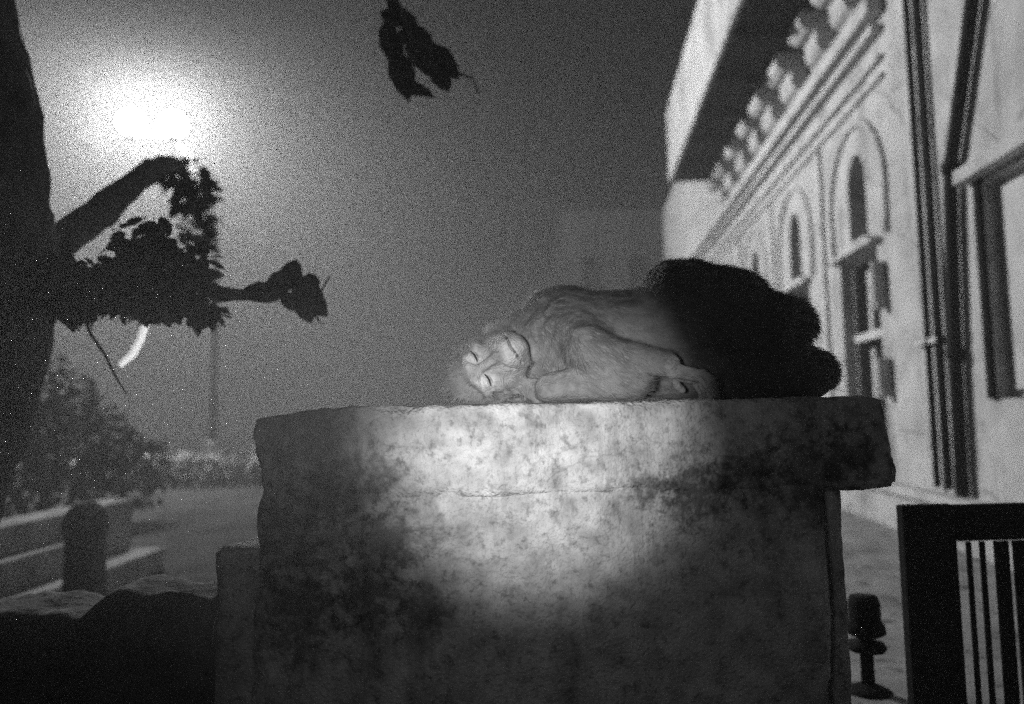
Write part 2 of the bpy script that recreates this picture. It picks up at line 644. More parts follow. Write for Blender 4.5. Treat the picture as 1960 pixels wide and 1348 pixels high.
fac.add([(U0, 0, WT), (U1, 0, WT), (U1, 5, WT), (U0, 5, WT)], [(0, 1, 2, 3)])
fac.add([(U0, REV + 0.05, 0.3), (U1, REV + 0.05, 0.3), (U1, REV + 0.05, 3.6), (U0, REV + 0.05, 3.6)], [(0, 1, 2, 3)])
fac.build('wall', M['plaster'], B)

MB().bbox(U0, U1, -0.12, -0.003, -0.05, 0.30, 0.015).build('plinth', M['plinth'], B)
MB().bbox(U0, U1, -0.17, -0.004, 0.302, 0.37, 0.012).build('plinth_ledge', M['trim'], B)
for z, h, p in ((4.19, 0.07, 0.09), (3.93, 0.045, 0.05), (3.77, 0.04, 0.04)):
    MB().bbox(6.36, U1 - 0.01, -p, -0.003, z - h, z, 0.01).build('string_course', M['trim'], B)
MB().bbox(6.30, U1 - 0.01, -0.14, -0.003, 4.26, 4.42, 0.02).build('cornice', M['trim'], B)

# pilaster strips and raised arch bands between and around the openings
for uc in BAYS[1:]:
    MB().bbox(uc + 0.93, uc + 1.05, -0.035, -0.002, 0.375, 3.70, 0.008).build('pilaster', M['trim'], B)
    pts = [(uc + 0.66, -0.012, 2.44), (uc + 0.67, -0.012, 2.75)]
    pts += [(uc + 0.68 * math.cos(t), -0.012, 2.85 + 0.74 * math.sin(t)) for t in np.linspace(0.05, PI - 0.05, 25)]
    pts += [(uc - 0.67, -0.012, 2.75), (uc - 0.66, -0.012, 2.44)]
    MB().tube(pts, 0.030, 8).build('arch_moulding', M['trim'], B, True)
    MB().bbox(uc - 0.30, uc + 0.30, -0.06, -0.003, 2.455, 2.505, 0.008).build('sill', M['trim'], B)
    MB().add([(u, REV - 0.06, z) for u, z in slit_pts(uc)], [tuple(range(15))]).build('arched_pane', M['glass'], B)


def window(uc, zb, zt, shutters, closed=False, hinges=False):
    w = empty('window')
    w.parent = B
    y0 = 0.10
    fr = MB()
    t = 0.055
    fr.box(uc - DW + .002, uc - DW + t, y0, y0 + 0.06, zb, zt - .002)
    fr.box(uc + DW - t, uc + DW - .002, y0, y0 + 0.06, zb, zt - .002)
    fr.box(uc - DW + t, uc + DW - t, y0, y0 + 0.06, zt - t, zt - .002)
    fr.box(uc - DW + t, uc + DW - t, y0, y0 + 0.06, zb + .002, zb + t)
    fr.build('frame', M['frame'], w)
    if closed:
        for s in (-1, 1):
            a, b = (uc - DW + t, uc - 0.006) if s < 0 else (uc + 0.006, uc + DW - t)
            q = MB().bbox(a, b, y0 - 0.03, y0 + 0.012, zb + t, zt - t, 0.006)
            q.build('shutter', M['shutter_pale'], w)
        return
    mid = 1.655
    MB().bbox(uc - DW + t, uc + DW - t, y0 - 0.02, y0 + 0.05, mid - 0.045, mid + 0.03, 0.006).build('transom', M['frame'], w)
    for a, b in ((zb + t, mid - 0.045), (mid + 0.03, zt - t)):
        MB().bbox(uc - 0.035, uc + 0.035, y0 - 0.01, y0 + 0.045, a, b - (0.10 if b > 2 else 0.08), 0.005).build('mullion', M['frame'], w)
        for s in (-1, 1):
            p0, p1 = (uc - DW + t, uc - 0.035) if s < 0 else (uc + 0.035, uc + DW - t)
            MB().box(p0, p1, y0 + 0.03, y0 + 0.036, a, b).build('pane', M['glass'], w)
    if shutters:
        for s in (-1, 1):
            e = uc + s * (DW + 0.012)
            a, b = sorted((e, e + s * 0.13))
            q = MB().bbox(a, b, -0.34, -0.305, 1.50, 1.98, 0.005)
            q.build('shutter', M['shutter'], w)
    if hinges:
        for z0, z1, k in ((1.86, 2.22, 0.10), (1.12, 1.40, 0.09)):
            MB().bbox(uc - DW - 0.17, uc - DW - 0.10, -0.11, -0.002, z0, z1, 0.02).tube([(uc - DW - 0.14, -0.06, z0 - 0.05), (uc - DW - 0.14, -0.06, z0 + 0.05)], 0.05, 8).build('hinge', M['shutter'], w)
    MB().bbox(uc - DW - 0.09, uc + DW + 0.09, -0.09, -0.003, zt + 0.004, zt + 0.05, 0.008).build('lintel', M['trim'], w)


for i, uc in enumerate(BAYS):
    if i == 0:
        window(uc - 0.52, 1.02, 2.40, False, True)
        MB().bbox(uc - 1.05, uc + 0.12, -0.10, -0.003, 2.43, 2.53, 0.015).build('lintel', M['trim'], B)
        MB().bbox(uc - 0.06, uc + 0.0, -0.04, -0.003, 1.02, 2.42, 0.008).build('reveal_shade_strip', M['black_wood'], B)  # dark strip standing in for the shadow of the window reveal
    elif i == 1:
        window(uc + 0.08, 0.42, 2.40, False, hinges=True)
    else:
        window(uc, 1.02, 2.40, False)
# eaves box: soffit boards, tall pale fascia, corbels
E0, E1, EO, SZ = 1.0, 13.0, -0.92, 4.93
MB().bbox(E0, E1, EO - 0.05, EO, SZ - 0.02, 6.18, 0.01).build('fascia', M['plaster'], B)
k = 0
u = E0
while u < E1 - 0.01:
    u2 = min(u + 0.42, E1)
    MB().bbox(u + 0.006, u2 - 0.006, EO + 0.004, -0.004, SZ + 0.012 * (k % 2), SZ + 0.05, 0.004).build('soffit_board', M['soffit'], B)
    u = u2
    k += 1
u = 1.5
while u < E1 - 0.1:
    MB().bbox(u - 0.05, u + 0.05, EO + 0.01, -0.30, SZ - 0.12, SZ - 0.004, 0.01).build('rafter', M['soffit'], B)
    u += 1.05
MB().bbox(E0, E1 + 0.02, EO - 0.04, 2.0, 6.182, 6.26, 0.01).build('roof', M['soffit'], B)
u = 2.0
cr_prof = [(-0.34, 4.90), (-0.36, 4.82), (-0.34, 4.74), (-0.28, 4.70), (-0.22, 4.71), (-0.19, 4.66), (-0.20, 4.58), (-0.17, 4.50), (-0.10, 4.46), (-0.004, 4.45), (-0.004, 4.90)]
rc = random.Random(4)
while u < E1 - 0.2:
    w = 0.20 + rc.uniform(-0.03, 0.04)
    n = len(cr_prof)
    q = MB().add([(u - w, y, z) for y, z in cr_prof] + [(u + w, y, z) for y, z in cr_prof],
                 [tuple(range(n)), tuple(range(2 * n - 1, n - 1, -1))] + [(j, n + j, n + (j + 1) % n, (j + 1) % n) for j in range(n)])
    o = q.build('corbel', M['trim'], B)
    u += 0.84 + rc.uniform(-0.10, 0.10)

# the three black rainwater pipes
for uu, r in ((5.80, 0.024), (5.62, 0.026)):
    MB().tube([(uu, -0.040, 0.40), (uu, -0.040, 4.88)], r, 12).build('pipe', M['black_metal'], B, True)
q = MB()
q.tube([(5.40, -0.06, 0.38), (5.38, -0.06, 1.2), (5.30, -0.06, 2.25), (5.26, -0.06, 2.6), (5.12, -0.06, 2.9), (4.90, -0.06, 3.4), (4.60, -0.06, 4.1), (4.58, -0.06, 4.88)], 0.045, 14)
for z, uu in ((2.55, 5.265), (1.3, 5.37)):
    q.tube([(uu, -0.06, z), (uu, -0.06, z + 0.07)], 0.058, 14)
q.build('drainpipe', M['black_metal'], B, True)
MB().bbox(5.62, 6.02, -0.055, -0.003, 1.44, 1.48, 0.005).build('pipe_bracket', M['frame'], B)

# ================================================================== dim block of a house far down the street
far = empty('distant_house', (1.55, 22.0, 0))
tag(far, 'dim flat-roofed house far off in the mist beyond the animal', 'house')
fw = MB()
for x0, x1, z0, z1 in ((0, 0.55, -0.05, 6.7), (1.15, 1.95, -0.05, 6.7), (2.55, 3.0, -0.05, 6.7), (0.55, 1.15, -0.05, 4.3), (1.95, 2.55, -0.05, 4.3), (0.55, 1.15, 5.6, 6.7), (1.95, 2.55, 5.6, 6.7)):
    fw.box(x0, x1, 0, 0.3, z0, z1)
fw.box(0, 3.0, 0.301, 4.0, -0.05, 6.69)
fw.build('wall', M['far_wall'], far)
for x0 in (0.55, 1.95):
    MB().box(x0 + 0.002, x0 + 0.598, 0.20, 0.21, 4.302, 5.598).build('window', M['glass'], far)
MB().bbox(-0.08, 3.08, -0.08, 4.08, 6.702, 6.95, 0.02).build('roof', M['far_wall'], far)

# ================================================================== street lamp: gooseneck pole with two lit globes
L = empty('street_lamp', (-5.0, 12.7, 0))
tag(L, 'tall street lamp with two glowing round globes', 'street lamp')
neck = [(0, 0, 0.0), (0, 0, 1.5), (0, 0, 3.6)] + [(-1.12 * (1 - math.cos(t)), 0, 3.6 + 2.3 * math.sin(t)) for t in np.linspace(0.15, PI / 2, 10)]
MB().tube(neck, [0.06] * 3 + list(np.linspace(0.06, 0.04, 10)), 14).build('pole', M['post'], L, True)
MB().lathe([(0.20, 0.0), (0.20, 0.25), (0.16, 0.32), (0.12, 0.6), (0.101, 0.65)], 20).build('base', M['post'], L, True)
MB().tube([(-1.5, 0, 5.86), (-1.12, 0, 5.9), (-0.75, 0, 5.82)], 0.035, 10).build('crossarm', M['post'], L, True)
for x, z in ((-1.49, 6.14), (-0.76, 6.09)):
    MB().lathe([(0.10, z - 0.28), (0.11, z - 0.22), (0.09, z - 0.19)], 16, (x, 0)).build('lamp_holder', M['black_metal'], L, True)
    bm = bmesh.new()
    bmesh.ops.create_icosphere(bm, subdivisions=2, radius=0.22)
    bmesh.ops.translate(bm, verts=bm.verts, vec=(x, 0, z))
    me = bpy.data.meshes.new('globe')
    bm.to_mesh(me)
    bm.free()
    link_mesh('globe', me, M['lamp'], L, True)


# ================================================================== stone bench
bench = empty('stone_bench', (0, 1.7, 0))
tag(bench, 'massive weathered stone bench with a thick overhanging top slab', 'bench')
bench.location = (0, 0, 0)


def left_warp(P):
    P = P.copy()
    e = np.clip((-0.48 - P[:, 0]) / 0.10, 0, 1)
    P[:, 0] += e * (0.012 * fbm(np.stack([P[:, 0] * 0, P[:, 1] * 5, P[:, 2] * 11], -1) + 2.5, 4) + 0.010)
    return P


def slab_warp(P):
    P = left_warp(P)
    x, z = P[:, 0].copy(), P[:, 2].copy()
    top = np.clip((z - 0.84) / 0.16, 0, 1)
    bot = 1 - np.clip((z - 0.795) / 0.10, 0, 1)
    tl = np.clip((-0.30 - x) / 0.29, 0, 1)
    P[:, 2] -= top * (0.006 * np.clip((-0.05 - x) / 0.5, 0, 1) + 0.020 * tl ** 3)          # worn left end
    P[:, 2] += bot * 0.078 * np.clip((-0.35 - x) / 0.24, 0, 1)                              # thinner at the left
    r = np.clip((x - 0.822) / 0.03, 0, 1)
    P[:, 2] -= top * 0.075 * r                                                              # broken right corner
    P[:, 0] -= top * 0.022 * r
    return P


rough_block('slab', (-0.588, 1.700, 0.795), (0.850, 2.46, 1.0), 0.013, 0.013, M['stone'], bench, [(5, 0.004), (18, 0.004), (50, 0.0015)], 1.3, 0.035, slab_warp)
rough_block('pedestal', (-0.586, 1.705, -0.05), (0.690, 2.36, 0.930), 0.016, 0.014, M['stone'], bench, [(5, 0.006), (16, 0.005), (50, 0.002)], 4.3, 0.05, left_warp)
rough_block('pedestal_return', (0.60, 1.80, -0.05), (0.765, 2.30, 0.840), 0.016, 0.012, M['stone'], bench, [(4, 0.004), (16, 0.003)], 7.7, 0.02)
rough_block('footing', (-0.68, 1.735, -0.05), (-0.50, 2.30, 0.690), 0.016, 0.02, M['stone'], bench, [(5, 0.008), (16, 0.005)], 9.1, 0.04)

# low broken wall running off to the left of the bench
def lw_warp(P):
    P = P.copy()
    top = np.clip((P[:, 2] - 0.3) / 0.2, 0, 1)
    P[:, 2] += top * (0.02 + 0.035 * fbm(np.stack([P[:, 0] * 5, P[:, 0] * 0, P[:, 0] * 0 + 3], -1), 4))
    P[:, 2] -= top * 0.05 * np.clip((-0.95 - P[:, 0]) / 0.12, 0, 1)
    return P


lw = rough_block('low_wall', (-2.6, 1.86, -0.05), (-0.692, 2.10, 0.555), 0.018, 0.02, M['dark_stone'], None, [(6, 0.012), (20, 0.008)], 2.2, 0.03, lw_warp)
tag(lw, 'low broken dark stone wall running left from the bench', 'wall')

# ================================================================== sleeping monkey on the bench
monkey = empty('macaque', (0, 0, 0))
tag(monkey, 'furry monkey asleep on its side on the stone bench, pale face to the left', 'monkey')
HC = np.array([-0.074, 1.893, 1.076])                     # head centre at eye level
hu = np.array([-0.87, 0.0, -0.493])                       # towards the crown: the head hangs down off the raised shoulder
hf = np.array(Matrix.Rotation(math.radians(7), 3, Vector(hu)) @ Vector((0.0, -1.0, 0.0)))
hr = np.cross(hf, hu)
RH = np.stack([hr, hf, hu], 1)                            # columns: right, forward, up of the head


def hp(r, f, u_):
    return HC + RH @ np.array([r, f, u_])


LEGS = [((0.45, 1.93, 1.262), (0.655, 1.80, 1.172), 0.100, 0.066, 0.035), ((0.655, 1.80, 1.172), (0.53, 2.09, 1.09), 0.060, 0.040, 0.015),
        ((0.45, 1.94, 1.100), (0.695, 1.785, 1.058), 0.095, 0.060, 0.03), ((0.695, 1.785, 1.058), (0.57, 2.09, 1.05), 0.056, 0.040, 0.012)]
HANDS = [(np.array((0.085, 1.800, 1.034)), 0.11), (np.array((0.40, 1.745, 1.062)), 0.085)]


def build_body():
    G = Grid((-0.24, 1.66, 0.985), (0.86, 2.24, 1.40), 0.0031)
    # trunk, haunches, tail
    G.ell((0.165, 1.955, 1.148), (0.165, 0.110, 0.142), k=0.03)
    G.ell((0.30, 1.955, 1.145), (0.150, 0.105, 0.142), k=0.05)
    G.ell((0.44, 1.965, 1.180), (0.125, 0.120, 0.178), k=0.03)
    for a, b, ra, rb, kk in LEGS:
        G.cone(a, b, ra, rb, k=kk)
    G.ell((0.535, 1.92, 1.235), (0.135, 0.09, 0.100), k=0.02)
    G.cone((0.412, 1.945, 1.302), (0.56, 1.93, 1.283), 0.060, 0.055, k=0.012)
    for a in ((0.53, 2.09, 1.08), (0.57, 2.09, 1.04)):
        a = np.array(a)
        G.cone(a, a + (0.11, 0.06, -0.02), 0.036, 0.022, k=0.012)
    for a, b in (((0.52, 2.06, 1.20), (0.62, 2.13, 1.10)), ((0.62, 2.13, 1.10), (0.70, 2.15, 1.02))):
        G.cone(a, b, 0.022, 0.018, k=0.012)
    # neck and raised shoulder
    G.cone(hp(0, -0.03, -0.03), (0.10, 1.955, 1.145), 0.068, 0.088, k=0.03)
    G.cone((0.12, 1.98, 1.225), (-0.035, 1.97, 1.155), 0.064, 0.050, k=0.03)
    # arms
    G.cone((0.115, 1.93, 1.075), (0.275, 1.795, 1.050), 0.056, 0.048, k=0.035)
    G.cone((0.275, 1.795, 1.050), (0.085, 1.815, 1.036), 0.048, 0.034, k=0.022)
    G.cone((0.12, 1.965, 1.235), (0.175, 1.80, 1.130), 0.062, 0.046, k=0.05)
    G.cone((0.175, 1.80, 1.130), (0.365, 1.752, 1.076), 0.043, 0.028, k=0.03)

    def hand(w, d, side, up, s):
        w, d, side, up = [np.array(q, float) for q in (w, d, side, up)]
        d /= np.linalg.norm(d); side /= np.linalg.norm(side); up /= np.linalg.norm(up)
        G.ell(w + d * 0.045 * s, np.array((0.034, 0.016, 0.050)) * s, np.stack([side, up, d], 1), k=0.01)
        for i, (o, ln) in enumerate(((-0.027, 0.066), (-0.009, 0.076), (0.010, 0.072), (0.027, 0.058))):
            a = w + d * 0.082 * s + side * o * s
            b = a + (d * 0.75 - up * 0.55) * ln * 0.5 * s + side * o * 0.15
            c = b + (d * 0.25 - up * 0.9) * ln * 0.5 * s
            G.cone(a, b, 0.0085 * s, 0.0078 * s, k=0.004)
            G.cone(b, c, 0.0078 * s, 0.0066 * s, k=0.004)
        a = w + d * 0.022 * s - side * 0.028 * s
        b = a + (d * 0.55 - side * 0.75 - up * 0.2) * 0.030 * s
        c = b + (d * 0.9 - side * 0.1 - up * 0.3) * 0.022 * s
        G.cone(a, b, 0.0105 * s, 0.0085 * s, k=0.006)
        G.cone(b, c, 0.0085 * s, 0.0068 * s, k=0.004)
    hand((0.085, 1.825, 1.034), (-0.80, 0.58, 0.02), (0.05, -0.1, 0.98), (0.4, 0.9, 0.0), 0.85)
    hand((0.360, 1.752, 1.077), (0.92, -0.05, -0.38), (0.1, -0.85, 0.5), (0.35, 0.45, 0.8), 0.92)
    # head: low skull, heavy brow, sunken closed eyes, long rounded muzzle, small ears
    G.ell(hp(0, -0.020, 0.026), (0.074, 0.088, 0.070), RH, k=0.02)
    G.ell(hp(0, 0.020, -0.040), (0.062, 0.056, 0.068), RH, k=0.02)
    G.ell(hp(0, 0.052, -0.078), (0.047, 0.058, 0.048), RH, k=0.018)
    G.ell(hp(0, 0.078, -0.084), (0.038, 0.040, 0.034), RH, k=0.014)
    G.ell(hp(0, 0.070, -0.110), (0.030, 0.036, 0.020), RH, k=0.012)
    for s in (-1, 1):
        G.cone(hp(s * 0.064, -0.01, -0.035), hp(s * 0.030, 0.045, -0.095), 0.024, 0.022, k=0.02)
        G.cone(hp(s * 0.054, 0.052, 0.012), hp(s * 0.016, 0.074, 0.022), 0.0125, 0.013, k=0.012)
        G.ell(hp(s * 0.052, 0.050, -0.018), (0.018, 0.020, 0.018), RH, k=0.012)
    G.cone(hp(-0.016, 0.074, 0.022), hp(0.016, 0.074, 0.022), 0.013, 0.013, k=0.012)
    G.cone(hp(0, 0.070, 0.010), hp(0, 0.104, -0.052), 0.010, 0.013, k=0.012)
    for s in (-1, 1):
        G.ell(hp(s * 0.034, 0.094, -0.001), (0.019, 0.022, 0.012), RH, k=0.010, op='sub')
        G.ell(hp(s * 0.034, 0.0660, 0.001), (0.0185, 0.0150, 0.0135), RH, k=0.004)
        G.cone(hp(s * 0.017, 0.0775, -0.003), hp(s * 0.034, 0.0800, -0.0065), 0.0034, 0.0040, k=0.002, op='sub')
        G.cone(hp(s * 0.034, 0.0800, -0.0065), hp(s * 0.051, 0.0715, -0.002), 0.0040, 0.0034, k=0.002, op='sub')
        G.cone(hp(s * 0.020, 0.079, 0.0150), hp(s * 0.046, 0.076, 0.0135), 0.0022, 0.0022, k=0.003, op='sub')
        G.cone(hp(s * 0.022, 0.081, -0.0165), hp(s * 0.048, 0.074, -0.0135), 0.0020, 0.0020, k=0.004, op='sub')
        G.ell(hp(s * 0.081, -0.026, 0.004), (0.008, 0.026, 0.030), RH, k=0.006)
        G.ell(hp(s * 0.090, -0.020, 0.004), (0.006, 0.017, 0.021), RH, k=0.005, op='sub')
        G.ell(hp(s * 0.0085, 0.1165, -0.058), (0.0050, 0.006, 0.0035), RH, k=0.003, op='sub')
        G.cone(hp(s * 0.001, 0.1175, -0.0900), hp(s * 0.026, 0.1010, -0.0925), 0.0040, 0.0038, k=0.003, op='sub')
        G.cone(hp(s * 0.026, 0.1010, -0.0925), hp(s * 0.039, 0.076, -0.0950), 0.0038, 0.0030, k=0.003, op='sub')
        G.cone(hp(s * 0.020, 0.100, -0.045), hp(s * 0.042, 0.072, -0.070), 0.0030, 0.0030, k=0.008, op='sub')
    P = G.points()
    fur = np.clip((np.linalg.norm(P - (HC + hf * 0.09 - hu * 0.05), axis=-1) - 0.08) / 0.05, 0, 1)
    G.D += fur * (0.004 * fbm(P * 16, 3) + 0.003 * fbm(P * np.array([22, 60, 60]), 2))
    G.D = np.maximum(G.D, 0.9995 - P[..., 2])
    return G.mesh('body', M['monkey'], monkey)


M['monkey'] = grey('monkey_skin_and_underfur', 0.085, 0.165, 60.0, 0.75, bump=0.7, bscale=240, spec=0.15, rear_shade=(0.335, 0.375, 0.35),
                   patches=[(tuple(HC + hf * 0.085 - hu * 0.045), 0.090, 1.6), (tuple(hp(-0.034, 0.080, 0)), 0.026, 1.55), (tuple(hp(0.034, 0.080, 0)), 0.026, 1.55),
                            (tuple(hp(0, 0.105, -0.092)), 0.045, 1.35), (tuple(hp(0, 0.11, -0.055)), 0.018, 0.6), (tuple(HANDS[1][0]), 0.07, 1.8)])
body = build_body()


for s_ in (-1, 1):                                         # painted shade of the closed eye slits as lash lines, and the lips' line
    MB().tube([hp(s_ * 0.018, 0.0790, -0.004), hp(s_ * 0.026, 0.0805, -0.006), hp(s_ * 0.036, 0.0800, -0.0065), hp(s_ * 0.050, 0.0740, -0.003)], [0.0012, 0.0022, 0.0024, 0.0012], 6).build('lash_slit_shade', M['black_wood'], body, True)
MB().tube([hp(q, 0.1165 - 22 * q * q, -0.0900 - abs(q) * 0.1) for q in np.linspace(-0.026, 0.026, 9)], 0.0022, 6).build('mouth_line', M['dark_stone'], body, True)


def build_fur():
    me = body.data
    nv_ = len(me.vertices)
    co = np.empty(nv_ * 3, np.float32)
    me.vertices.foreach_get('co', co)
    co = co.reshape(-1, 3)
    npoly = len(me.polygons)
    ce = np.empty(npoly * 3, np.float32)
    me.polygons.foreach_get('center', ce)
    ce = ce.reshape(-1, 3)
    nr = np.empty(npoly * 3, np.float32)
    me.polygons.foreach_get('normal', nr)
    nr = nr.reshape(-1, 3)
    rs = np.random.RandomState(5)
    lp = (ce - HC) @ RH
    face = ((np.abs(lp[:, 0]) < 0.060 - 0.25 * np.clip(-lp[:, 2] - 0.04, 0, 1)) & (lp[:, 1] > 0.028) & (lp[:, 2] < 0.030) & (lp[:, 2] > -0.135))
    ok = ~face & (nr[:, 2] > -0.6)
    for c, r in HANDS:
        ok &= (np.linalg.norm(ce - c, axis=1) > r * 0.75)
    idx = np.flatnonzero(ok)
    idx = rs.choice(idx, 52000, replace=len(idx) < 52000)
    p = ce[idx] + (rs.rand(len(idx), 3) - 0.5) * 0.003
    n = nr[idx]
    L_ = lp[idx]
    head = np.clip(1 - np.linalg.norm(L_ - np.array([0, -0.01, 0]), axis=1) / 0.17, 0, 1)
    headm = (head > 0.12)[:, None]
    # body fur runs tailwards and down; head fur sweeps back and outward from the face
    flow = np.where(headm, -hf * 0.9 + (p - HC) * 5.0 + np.array([0.25, 0, 0.0]), np.array([0.85, 0.05, -0.25]))
    w = np.stack([fbm(p * 9 + 3 * q, 2) for q in range(3)], 1)
    flow = flow + 0.55 * w + rs.randn(len(idx), 3) * 0.22
    flow -= n * (flow * n).sum(1, keepdims=True)
    flow /= np.linalg.norm(flow, axis=1, keepdims=True) + 1e-6
    ln = rs.uniform(0.014, 0.030, len(idx)) * np.where(headm[:, 0], 1.05, 1.0)
    near = np.linalg.norm(L_ - np.array([0, 0.03, -0.03]), axis=1) < 0.095
    ln = np.where(near, ln * 0.6, ln)
    stray = rs.rand(len(idx)) < 0.06
    ln = np.where(stray & ~near, ln * 1.7, ln)
    lift = rs.uniform(0.18, 0.65, len(idx)) * np.where(stray, 1.5, 1.0)
    d1 = flow + n * lift[:, None]
    d1 /= np.linalg.norm(d1, axis=1, keepdims=True)
    d2 = flow + n * (lift * 0.45)[:, None] + np.array([0, 0, -0.15])
    d2 /= np.linalg.norm(d2, axis=1, keepdims=True)
    side = np.cross(d1, n)
    side /= np.linalg.norm(side, axis=1, keepdims=True) + 1e-6
    ww = (rs.uniform(0.0005, 0.0010, len(idx)))[:, None]
    a0, a1 = p - side * ww, p + side * ww
    m = p + d1 * (ln * 0.5)[:, None]
    b0, b1 = m - side * ww * 0.8, m + side * ww * 0.8
    t = m + d2 * (ln * 0.5)[:, None]
    V = np.stack([a0, a1, b0, b1, t], 1)
    V[..., 2] = np.maximum(V[..., 2], 1.0006)
    k = np.arange(len(idx))[:, None] * 5
    quads = (k + np.array([0, 1, 3, 2])).tolist()
    tris = (k + np.array([2, 3, 4])).tolist()
    fm = bpy.data.meshes.new('fur')
    fm.from_pydata(V.reshape(-1, 3).tolist(), [], quads + tris)
    fm.update()
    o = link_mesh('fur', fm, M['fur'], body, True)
    o['kind'] = 'stuff'


M['fur'] = grey('fur', 0.05, 0.18, 14.0, 0.7, spec=0.12, rear_shade=(0.335, 0.375, 0.28))  # hindquarters coloured darker as shade beyond the torch beam
ft = M['fur'].node_tree
trn = ft.nodes.new('ShaderNodeBsdfTranslucent')
trn.inputs['Color'].default_value = (0.85, 0.85, 0.85, 1)
mxf = ft.nodes.new('ShaderNodeMixShader')
mxf.inputs[0].default_value = 0.28
ft.links.new(ft.nodes['Principled BSDF'].outputs[0], mxf.inputs[1])
ft.links.new(trn.outputs[0], mxf.inputs[2])
ft.links.new(mxf.outputs[0], ft.nodes['Material Output'].inputs['Surface'])
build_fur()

# ================================================================== big tree at the left edge
tree = empty('tree', (-1.95, 2.6, 0))
tag(tree, 'dark tree with a thick trunk at the left edge and overhanging leafy branches', 'tree')
tree.location = (0, 0, 0)
trunk = MB()
tp = [(-2.17, 2.62, -0.1), (-2.12, 2.62, 0.4), (-2.02, 2.62, 0.9), (-1.90, 2.62, 1.30), (-1.87, 2.62, 1.60), (-1.92, 2.62, 1.95), (-2.03, 2.63, 2.5), (-2.08, 2.65, 3.2), (-1.9, 2.7, 4.0), (-1.85, 2.7, 4.8)]
TR = [0.36, 0.29, 0.27, 0.26, 0.26, 0.245, 0.235, 0.20, 0.14, 0.08]
limbs = [
    [(-1.75, 2.66, 1.50), (-1.78, 3.2, 1.86), (-1.97, 4.1, 2.36), (-2.20, 4.9, 2.66), (-2.27, 5.3, 2.64), (-2.24, 5.5, 2.36)],
    [(-1.75, 2.60, 1.40), (-1.45, 2.58, 1.46), (-1.20, 2.58, 1.47), (-1.00, 2.58, 1.415), (-0.85, 2.60, 1.40), (-0.70, 2.62, 1.46)],
    [(-1.95, 2.65, 2.6), (-1.6, 2.75, 3.1), (-1.1, 2.9, 3.2), (-0.65, 3.0, 2.95), (-0.45, 3.0, 2.65), (-0.38, 3.0, 2.48)],
    [(-2.0, 2.65, 3.0), (-2.6, 2.9, 3.6), (-3.2, 3.2, 4.1)],
    [(-1.9, 2.7, 3.7), (-1.4, 2.4, 4.3), (-1.0, 2.2, 4.8)],
]
rads = [[0.075, 0.065, 0.060, 0.048, 0.034, 0.018], [0.06, 0.045, 0.032, 0.022, 0.018, 0.010], [0.09, 0.07, 0.05, 0.03, 0.016, 0.008], [0.09, 0.06, 0.03], [0.08, 0.05, 0.02]]
def spline(p, r, n=6):
    p = [Vector(q) for q in p]
    op, orr = [], []
    for i in range(len(p) - 1):
        a, b, c, d = p[max(i - 1, 0)], p[i], p[i + 1], p[min(i + 2, len(p) - 1)]
        for k in range(n):
            t = k / n
            op.append(0.5 * ((2 * b) + (c - a) * t + (2 * a - 5 * b + 4 * c - d) * t * t + (3 * b - a - 3 * c + d) * t ** 3))
            orr.append(r[i] + (r[i + 1] - r[i]) * t)
    return op + [p[-1]], orr + [r[-1]]


def knotty(o, amp, freq):
    me_k = o.data
    P_ = np.array([v.co[:] for v in me_k.vertices])
    N_ = np.array([v.normal[:] for v in me_k.vertices])
    d_ = fbm(P_ * freq, 4)
    for v, n_, q_ in zip(me_k.vertices, N_, d_):
        v.co += Vector(n_) * float(amp * q_)
    return o


pp, rr_ = spline(tp, TR, 12)
knotty(trunk.tube(pp, rr_, 48).build('trunk', M['bark'], tree, True), 0.030, np.array([7, 7, 4]))
for p, r in zip(limbs, rads):
    pp, rr_ = spline(p, r)
    knotty(MB().tube(pp, rr_, 12).build('limb', M['bark'], tree, True), 0.35 * min(r[0], 0.05), np.array([11, 11, 11]))
for p in ([(-1.45, 2.55, 1.34), (-1.42, 2.55, 1.27), (-1.37, 2.55, 1.20), (-1.33, 2.55, 1.12), (-1.30, 2.56, 1.07)],
          [(-1.27, 2.56, 1.36), (-1.26, 2.56, 1.30)],
          [(-0.40, 3.0, 2.50), (-0.22, 3.0, 2.38), (-0.14, 3.0, 2.35), (-0.115, 3.0, 2.28)],
          [(-0.72, 2.62, 1.45), (-0.66, 2.62, 1.42), (-0.63, 2.62, 1.47)],
          [(-0.72, 2.62, 1.45), (-0.70, 2.62, 1.36), (-0.66, 2.62, 1.30)]):
    MB().tube(p, list(np.linspace(0.007, 0.003, len(p))), 6).build('twig', M['bark'], tree, True)

LEAF_V = [(0, 0, 0), (0.18, 0.21, 0.03), (0.50, 0.31, 0.045), (0.84, 0.19, 0.01), (1.05, 0, -0.08), (0.84, -0.19, 0.01), (0.50, -0.31, 0.045), (0.18, -0.21, 0.03), (0.5, 0, -0.01)]
LEAF_F = [(0, 1, 8), (1, 2, 8), (2, 3, 8), (3, 4, 8), (4, 5, 8), (5, 6, 8), (6, 7, 8), (7, 0, 8)]


def leaf_mat(p, rnd, size, droop=0.4):
    yaw = rnd.uniform(0, 2 * PI)
    return (Matrix.Translation(p) @ Matrix.Rotation(yaw, 4, 'Z') @ Matrix.Rotation(rnd.gauss(droop, 0.5), 4, 'Y')
            @ Matrix.Rotation(rnd.gauss(0, 0.8), 4, 'X') @ Matrix.Scale(size, 4))


